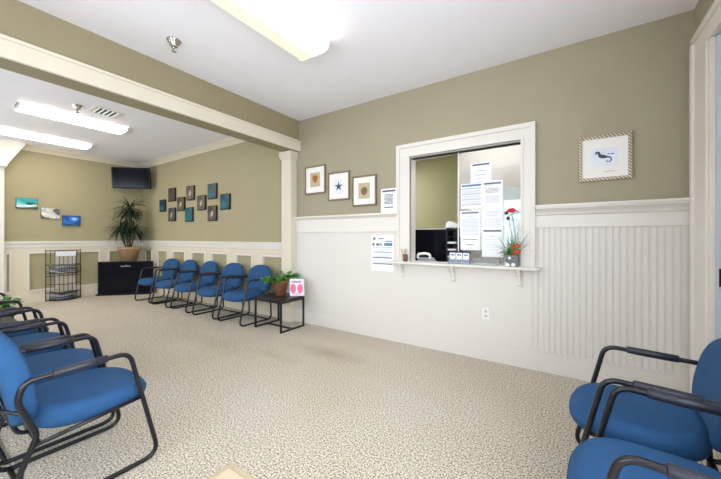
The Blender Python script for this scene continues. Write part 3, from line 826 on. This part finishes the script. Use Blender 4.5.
t = framed('shell_picture', 'framed orange shell print nearest the column above the ledge', -3.13, 2.145, .40, .42, .022, 'goldwood', g)
MB().box(-.095, yy-.001, -.10, .095, yy+.001, .11).build('sand_panel', sand, t)
MB().prism(blob(.0, .02, .05, .055), 'y', yy-.003, yy-.001).build('shell_motif', brn, t)
t = framed('shell_picture', 'framed blue starfish print, middle of the three above the ledge', -2.69, 2.015, .38, .40, .022, 'goldwood', g)
MB().box(-.08, yy-.001, -.11, .08, yy+.001, .10).build('wash_panel', skyp, t)
st = []
for k in range(10):
    a = PI/2+PI*k/5; rr_ = .075 if k % 2 == 0 else .026; st.append((rr_*math.cos(a), -.005+rr_*math.sin(a)))
MB().prism(st, 'y', yy-.003, yy-.001).build('starfish_motif', star_m, t)
t = framed('shell_picture', 'framed dark round shell print nearest the window above the ledge', -2.265, 1.915, .385, .41, .024, 'goldwood', g)
MB().box(-.09, yy-.001, -.105, .09, yy+.001, .105).build('sand_panel', sand, t)
MB().prism(blob(.0, -.005, .05, .055, w=.05), 'y', yy-.003, yy-.001).build('shell_motif', drk, t)
# seahorse picture with a twisted rope frame
def rope_mat():
    m = bpy.data.materials.new('twisted_rope_gilt'); m.use_nodes = True
    nt = m.node_tree; b = nt.nodes['Principled BSDF']; b.inputs['Roughness'].default_value = .4; b.inputs['Metallic'].default_value = .2
    tc = nt.nodes.new('ShaderNodeTexCoord'); wv = nt.nodes.new('ShaderNodeTexWave'); wv.bands_direction = 'DIAGONAL'
    wv.inputs['Scale'].default_value = 23; nt.links.new(tc.outputs['Object'], wv.inputs['Vector'])
    r = nt.nodes.new('ShaderNodeValToRGB'); r.color_ramp.elements[0].position = .3; r.color_ramp.elements[1].position = .6
    r.color_ramp.elements[0].color = lin((122, 102, 80)); r.color_ramp.elements[1].color = lin((206, 194, 172))
    nt.links.new(wv.outputs['Fac'], r.inputs[0]); nt.links.new(r.outputs[0], b.inputs['Base Color']); return m
t = framed('seahorse_picture', 'framed seahorse print in a twisted rope frame on the right of the wall', .262, 2.0, .375, .40, .027, rope_mat(), None, .03)
yy = -.0165
MB().box(-.095, yy-.001, -.075, .095, yy+.001, .085).build('wash_panel', skyp, t)
sh = [(-.055, .035), (-.063, .043), (-.052, .052), (-.040, .048), (-.037, .034), (-.032, .02), (-.018, .012), (0, .008), (.015, .005), (.030, .003), (.045, -.008), (.048, -.024), (.038, -.038), (.022, -.040), (.014, -.030), (.02, -.022)]
rr_ = [.004, .007, .010, .010, .010, .014, .017, .014, .009, .006, .005, .0045, .004, .0035, .003, .002]
q = MB(); q.tube([(u, 0, v) for u, v in sh], rr_, 8)
q.v = [(a, yy-.002+b_*.12, c_) for a, b_, c_ in q.v]
q.build('seahorse_motif', star_m, t)
MB().prism(blob(.055, .028, .012, .006), 'y', yy-.003, yy-.001).prism(blob(.03, .03, .009, .005), 'y', yy-.003, yy-.001).build('weed_motif', 'blueink', t)
MB().box(-.0, yy-.002, -.125, .07, yy, -.119).build('signature', 'ink', t)

# ------------------------------------------------------------------ papers
def paper(name, label, x0, x1, z0, z1, y, lines, grp, band=None, head='inkd', tilt=0):
    """sheet facing -y; lines = list of (z fraction from top, half width fraction, thickness, ink)"""
    t = thing(name, label, 'sign', ((x0+x1)/2, y, (z0+z1)/2), 0, grp)
    t.rotation_euler = (0, tilt, 0)
    a, b_ = (x1-x0)/2, (z1-z0)/2
    MB().box(-a, -.0012, -b_, a, 0, b_).build('sheet', 'paper', t)
    inks = {}
    for (fz, hw, th, ink) in lines:
        z = b_ - fz*2*b_; inks.setdefault(ink, MB()).box(-a*hw, -.0018, z-th/2, a*hw, -.0012, z+th/2)
    for ink, q in inks.items(): q.build('printed_text', ink, t)
    return t
def text_block(f0, f1, n, w0=.7, var=.15, ink='ink', th=.0045):
    return [(f0+(f1-f0)*i/max(1, n-1), w0-var*random.random(), th, ink) for i in range(n)]
GP = 'notices taped inside the reception glass'
gy = YF+.048
def at(px, py, Y):
    a = R(33.6); u = (px-360.5)/F_PX; v = (237-py)/F_PX
    rx, ry = -math.sin(a)+u*math.cos(a), math.cos(a)+u*math.sin(a)
    return (rx*Y/ry, 1.3+v*Y/ry)
def rect(x0p, y0p, x1p, y1p, Y):
    xa = at(x0p, (y0p+y1p)/2, Y)[0]; xb = at(x1p, (y0p+y1p)/2, Y)[0]; xm = (x0p+x1p)/2
    return xa, xb, at(xm, y1p, Y)[1], at(xm, y0p, Y)[1]
hd = [(.10, .82, .018, 'inkd')]
a = rect(470.5, 162.5, 491.5, 182, gy-.002)
paper('notice_sheet', 'white notice topmost on the reception glass', *a, gy-.002, hd+[(.42, .42, .008, 'ink'), (.63, .5, .009, 'ink'), (.82, .55, .005, 'ink')], GP)
a = rect(461, 183.5, 482, 208.5, gy)
paper('notice_sheet', 'notice with blue header and ruled sections on the reception glass', *a, gy, [(.08, .92, .02, 'blueink'), (.2, .92, .012, 'ink'), (.42, .92, .012, 'ink'), (.64, .92, .012, 'ink'), (.85, .92, .012, 'ink')]+text_block(.28, .36, 3, .85)+text_block(.5, .58, 3, .85)+text_block(.72, .8, 3, .85), GP)
a = rect(482, 180.5, 503, 208.5, gy)
paper('notice_sheet', 'white notice beside the blue-headed one, upper right of the sheets', *a, gy, hd+text_block(.28, .42, 4, .65, ink='inkd')+text_block(.55, .78, 7, .75), GP)
a = rect(460, 211, 480.5, 237, gy)
paper('notice_sheet', 'white notice of dense small text below the blue-headed sheet', *a, gy, [(.07, .82, .016, 'inkd'), (.2, .3, .008, 'ink')]+text_block(.30, .9, 13, .85), GP)
a = rect(481.5, 208.5, 503.5, 232, gy)
paper('notice_sheet', 'white notice with two short paragraphs, right column middle of the glass', *a, gy, text_block(.12, .3, 4, .6)+text_block(.45, .85, 6, .8), GP)
a = rect(482, 228, 503, 257, gy-.002)
paper('notice_sheet', 'white notice with dark header lowest in the right column of the glass', *a, gy-.002, [(.1, .85, .018, 'inkd'), (.3, .3, .006, 'ink')]+text_block(.4, .75, 5, .7, th=.003), GP)
a = rect(460.5, 237, 480, 250, gy)
paper('notice_sheet', 'white notice with few lines above the brochure holder', *a, gy, [(.2, .7, .007, 'inkd'), (.38, .6, .005, 'ink'), (.6, .4, .007, 'inkd')], GP)
# notice leaning on ledge, calendar-like sheet
a = rect(381.5, 190.5, 397.5, 214.5, YF-.04)
t = paper('notice_sheet', 'white notice standing on the ledge against the window casing', a[0], a[1], 1.605, 1.905, YF-.055, [(.10, .82, .022, 'inkd')]+text_block(.25, .62, 8, .62, ink='inkd', th=.008)+[(.78, .55, .014, 'inkd')], None)
a = rect(371.5, 235, 393.5, 271, YF-.015)
t = paper('wall_calendar', 'white calendar sheet with columns hanging on the wainscot', *a, YF-.0135, [(.34, .9, .010, 'ink'), (.48, .85, .006, 'inkd'), (.63, .88, .012, 'inkd'), (.80, .9, .012, 'inkd')]+text_block(.40, .46, 2, .8)+text_block(.53, .6, 3, .8)+text_block(.68, .76, 3, .8), None)
t['category'] = 'calendar'
A_, B2 = (a[1]-a[0])/2, (a[3]-a[2])/2
q = MB()
for k, wd in enumerate((.03, .045, .02, .035, .05)):
    x0 = -A_*.9+k*A_*.36; MB().box(x0, -.002, B2*.40, x0+wd, -.0012, B2*.54).build('bold_text', 'inkd', t)
MB().box(A_*.3, -.0022, B2*.40, A_*.9, -.0014, B2*.56).box(A_*.3, -.0022, B2*.62, A_*.9, -.0014, B2*.68).build('blue_band', 'blueink', t)
q = MB(); c_ = (-A_*.72, B2*.80); r_ = .022
q.prism([(c_[0]+r_, c_[1]), (c_[0], c_[1]+r_), (c_[0]-r_, c_[1]), (c_[0], c_[1]-r_)], 'y', -.0022, -.0012); q.build('diamond_mark', 'inkd', t)
MB().box(-A_*.35, -.002, B2*.77, A_*.15, -.0012, B2*.82).build('title_text', 'inkd', t)
# outlet
t = thing('wall_outlet', 'white power outlet low on the wainscot under the window', 'outlet', (-.73, YF-.012, .49))
MB().box(-.037, -.006, -.06, .037, 0, .06).build('cover_plate', 'plastic', t, bevel=.002)
for z in (-.025, .025):
    MB().lathe([(.017, 0), (.017, .003), (.001, .003)], 14).build('socket', mat('socket_face', (214, 212, 206), .4), t, loc=(0, -.006, z)).rotation_euler.x = R(90)
    MB().box(-.008, -.0098, z-.004, -.005, -.0088, z+.006).box(.005, -.0098, z-.004, .008, -.0088, z+.006).build('slot', 'dark', t)

# ------------------------------------------------------------------ things on the sill
SZ = 1.0065
t = thing('pencil_cup', 'brown cup of pencils at the left end of the sill', 'cup', (-1.64, YF-.07, SZ))
MB().lathe([(.026, 0), (.032, .085), (.029, .085), (.024, .006), (.001, .006)], 18).build('cup_body', mat('brown_cup', (120, 84, 64), .5), t)
for k, (dx, dy, c_) in enumerate(((-.05, 0, (170, 60, 50)), (-.02, .01, (190, 130, 60)), (.015, -.005, (60, 60, 70)))):
    MB().tube([(dx*.2, dy, .01), (dx, dy, .15)], .0035, 6).build('pencil', mat('pencil_paint', c_, .5), t)
t = thing('brochure_holder', 'clear holder with three blue and white brochures on the sill', 'brochure holder', (-1.0, YF-.045, SZ))
MB().box(-.115, -.03, 0, .115, .03, .004).box(-.115, .026, 0, .115, .03, .12).box(-.115, -.03, 0, .115, -.0275, .05).box(-.115, -.03, 0, -.1125, .03, .09).box(.1125, -.03, 0, .115, .03, .09).build('tray', 'acrylic', t)
MB().box(-.112, .018, .105, .112, .025, .135).build('back_strip', 'binder', t)
for k in range(3):
    b_ = thing('brochure', 'small blue and white brochure, %s of three in the clear holder' % ('left', 'middle', 'right')[k], 'brochure', (-1.0-.073+.073*k, YF-.05, SZ+.0045), 0, 'brochures on the sill')
    MB().box(-.032, -.004, 0, .032, .004, .115).build('cover', 'paper', b_)
    MB().prism([(-.024, .012), (.024, .008), (.026, .055), (.0, .03), (-.024, .05)], 'y', -.0055, -.004).build('blue_art', mat('light_blue_print', (80, 160, 214), .5), b_)
    MB().box(-.022, -.0055, .085, .022, -.004, .10).build('title_band', 'blueink', b_)
t = thing('acrylic_tray', 'clear acrylic tray with white papers on the sill', 'tray', (-.74, YF-.065, SZ))
MB().box(-.13, -.05, 0, .13, .05, .003).box(-.13, .047, 0, .13, .05, .07).box(-.13, -.05, 0, .13, -.047, .02).build('tray_shell', 'acrylic', t)
o = MB().box(-.12, -.045, 0, .12, .045, .008).build('paper_stack', 'paper', None, loc=(-.74, YF-.065, SZ+.0035)); tag(o, 'short stack of white papers in the clear tray on the sill', 'papers')
# vase with flowers
def dots_mat():
    m = bpy.data.materials.new('dotted_grey_glaze'); m.use_nodes = True
    nt = m.node_tree; b = nt.nodes['Principled BSDF']; b.inputs['Roughness'].default_value = .25
    tc = nt.nodes.new('ShaderNodeTexCoord'); v = nt.nodes.new('ShaderNodeTexVoronoi'); v.inputs['Scale'].default_value = 18
    nt.links.new(tc.outputs['Object'], v.inputs['Vector'])
    r = nt.nodes.new('ShaderNodeValToRGB'); r.color_ramp.interpolation = 'CONSTANT'
    r.color_ramp.elements[0].color = lin((225, 225, 225)); r.color_ramp.elements[1].position = .36; r.color_ramp.elements[1].color = lin((92, 94, 96))
    nt.links.new(v.outputs['Distance'], r.inputs[0]); nt.links.new(r.outputs[0], b.inputs['Base Color']); return m
vx = -.47
t = thing('flower_arrangement', 'red and orange flowers with grasses in a dotted grey square vase', 'flowers', (vx, YF-.065, SZ))
h = .115
MB().prism([(-.055, 0), (.055, 0), (.055, h), (-.055, h)], 'y', -.045, .045).build('vase', dots_mat(), t, bevel=.004)
q = MB(); rnd = random.Random(5)
for k in range(60):
    a = rnd.uniform(0, 2*PI); el = rnd.uniform(.5, 1.45); L_ = rnd.uniform(.12, .30)
    d = (math.cos(a)*math.cos(el), -abs(math.sin(a))*math.cos(el)*.9+.05, math.sin(el))
    blade(q, (rnd.uniform(-.04, .04), rnd.uniform(-.03, .01), h-.005), d, L_, .007, rnd.uniform(.3, 1.4), 6)
for k in range(8):
    a = rnd.uniform(-PI, 0); d = (math.cos(a)*.8-.25, -.2, rnd.uniform(.2, .8))
    blade(q, (rnd.uniform(-.04, .0), -.02, h), d, rnd.uniform(.09, .13), .026, .8, 5)
q.build('grass', 'leaf2', t)
q = MB()
for k in range(9):
    c_ = (.03+rnd.uniform(-.03, .035), -.035+rnd.uniform(-.015, .01), h+.02+rnd.uniform(-.005, .11))
    for j in range(6):
        a = 2*PI*j/6; q.ball((c_[0]+.011*math.cos(a), c_[1]-.004, c_[2]+.011*math.sin(a)), .0095, 8, 6, (1, .5, 1))
q.build('orange_blossom', 'orange', t)
q = MB().tube([(-.01, 0, h), (-.005, -.01, .32), (-.035, -.015, .54)], .0024, 6).tube([(.01, 0, h), (.02, -.01, .38), (.0, -.01, .53)], .002, 6).tube([(.02, 0, h), (.03, -.01, .36), (.075, -.01, .46)], .0016, 6).tube([(.0, 0, h), (.0, -.01, .33), (-.045, -.015, .45)], .0018, 6)
for e_ in ((.06, .42, .10, .40), (.02, .40, .05, .47), (.045, .39, .09, .36)): q.tube([(e_[0]-.02, -.01, e_[1]-.05), (e_[2], -.012, e_[3])], .0014, 5)
q.build('stem', mat('dark_stem', (86, 90, 66), .7), t)
q = MB()
for j in range(6):
    a = 2*PI*j/6; q.ball((-.005+.024*math.cos(a), -.018, .560+.012*math.sin(a)), .018, 10, 6, (1, .5, .7))
q.build('red_poppy', 'red', t)
for (u, v) in ((-.05, .535), (-.035, .48)):
    MB().ball((u, -.02, v), .017, 10, 6, (1, 1, 1.2)).build('dark_bud', mat('dark_bud', (64, 54, 60), .6), t)

# ------------------------------------------------------------------ in the office: desk, monitor, sorter
t = thing('office_desk', 'pale office desk behind the reception window', 'desk', (-2.0, 4.05, 0))
MB().box(-.95, -.38, .83, .78, .32, .86).build('desktop', 'cream', t, bevel=.004)
for sx in (-.92, .72):
    MB().box(sx, -.36, 0, sx+.04, .30, .83).build('panel_leg', 'cream', t)
MB().box(-.88, -.30, .3, .72, -.28, .83).build('modesty_panel', 'cream', t)
Ym = 4.02
a = rect(411, 229.5, 447, 258, Ym)
t = thing('computer_monitor', 'black computer monitor on the desk behind the reception window', 'monitor', ((a[0]+a[1])/2+.0, Ym, .86))
w_ = (a[1]-a[0])/2; zb = .10; zt_ = a[3]-.86
MB().box(-w_, -.02, zb, w_, .025, zt_).build('casing', 'tvblack', t, bevel=.006)
MB().box(-w_+.015, -.0215, zb+.02, w_-.015, -.0195, zt_-.015).build('panel_face', 'screen', t)
MB().box(-.03, -.01, .01, .03, .02, zb).build('neck', 'tvblack', t)
MB().lathe([(.09, 0), (.09, .012), (.001, .014)], 24).build('foot', 'tvblack', t)
MB().box(-w_, -.012, zt_, w_, .0, zt_+.012).build('top_strip', 'plastic', t)
# little things in front of the monitor
t = thing('desk_telephone', 'white and grey telephone on the desk in front of the monitor', 'telephone', (at(428, 255, 3.78)[0], 3.78, .8605))
MB().prism([(-.08, 0), (.08, 0), (.08, .10), (-.08, .19)], 'x', -.11, .11).build('body', mat('grey_phone', (150, 154, 162), .4), t, bevel=.006)
MB().tube(fillet([(-.10, -.085, .17), (-.10, -.085, .225), (.0, -.085, .235), (.06, -.085, .225), (.06, -.085, .17)], .03, 4), .016, 8).build('handset', 'plastic', t)
t = thing('document_sorter', 'charcoal document sorter with papers right of the monitor', 'desk organizer', (at(453, 240, 4.0)[0]+.015, 4.03, .86))
a = rect(448, 228, 459, 258, 3.95); w_ = (a[1]-a[0])/2; H_ = a[3]-.86
q = MB().box(-w_, -.12, 0, -w_+.008, .12, H_).box(w_-.008, -.12, 0, w_, .12, H_).box(-w_, .112, 0, w_, .12, H_)
for k in range(7): q.box(-w_, -.12, H_*k/6.3, w_, .12, H_*k/6.3+.006)
q.build('tray_unit', 'binder', t)
sx, sy = t.location.x, t.location.y
for k in range(2, 5):
    z = .86+H_*k/6.3+.0065
    o = MB().box(-w_+.015, -.125, 0, w_-.02, .1, .022).build('paper_stack', 'paper', None, loc=(sx, sy, z))
    tag(o, 'white papers in the %s tray of the document sorter' % ('lower', 'middle', 'upper')[k-2], 'papers', 'papers in the document sorter')
o = MB().prism([(-.09, 0), (.07, 0), (.07, .035), (.0, .05), (-.05, .08), (-.085, .06)], 'y', -.1, .1).build('paper_heap', 'paper', None, loc=(sx, sy, .86+H_+.007))
tag(o, 'loose heap of white papers on top of the document sorter', 'papers')
# pale tinted glass panel standing behind the flowers, leaning on the right jamb
a = rect(504, 188, 521, 259, YF+.09)
t = thing('glass_sliding_pane', 'pale blue tinted glass panel behind the flowers', 'glass panel', ((a[0]+-.402)/2, YF+.09, 1.0065))
MB().box(-(-.402-a[0])/2, -.003, 0, (-.402-a[0])/2, .003, a[3]-1.0).build('tinted_glass', 'pane2', t)
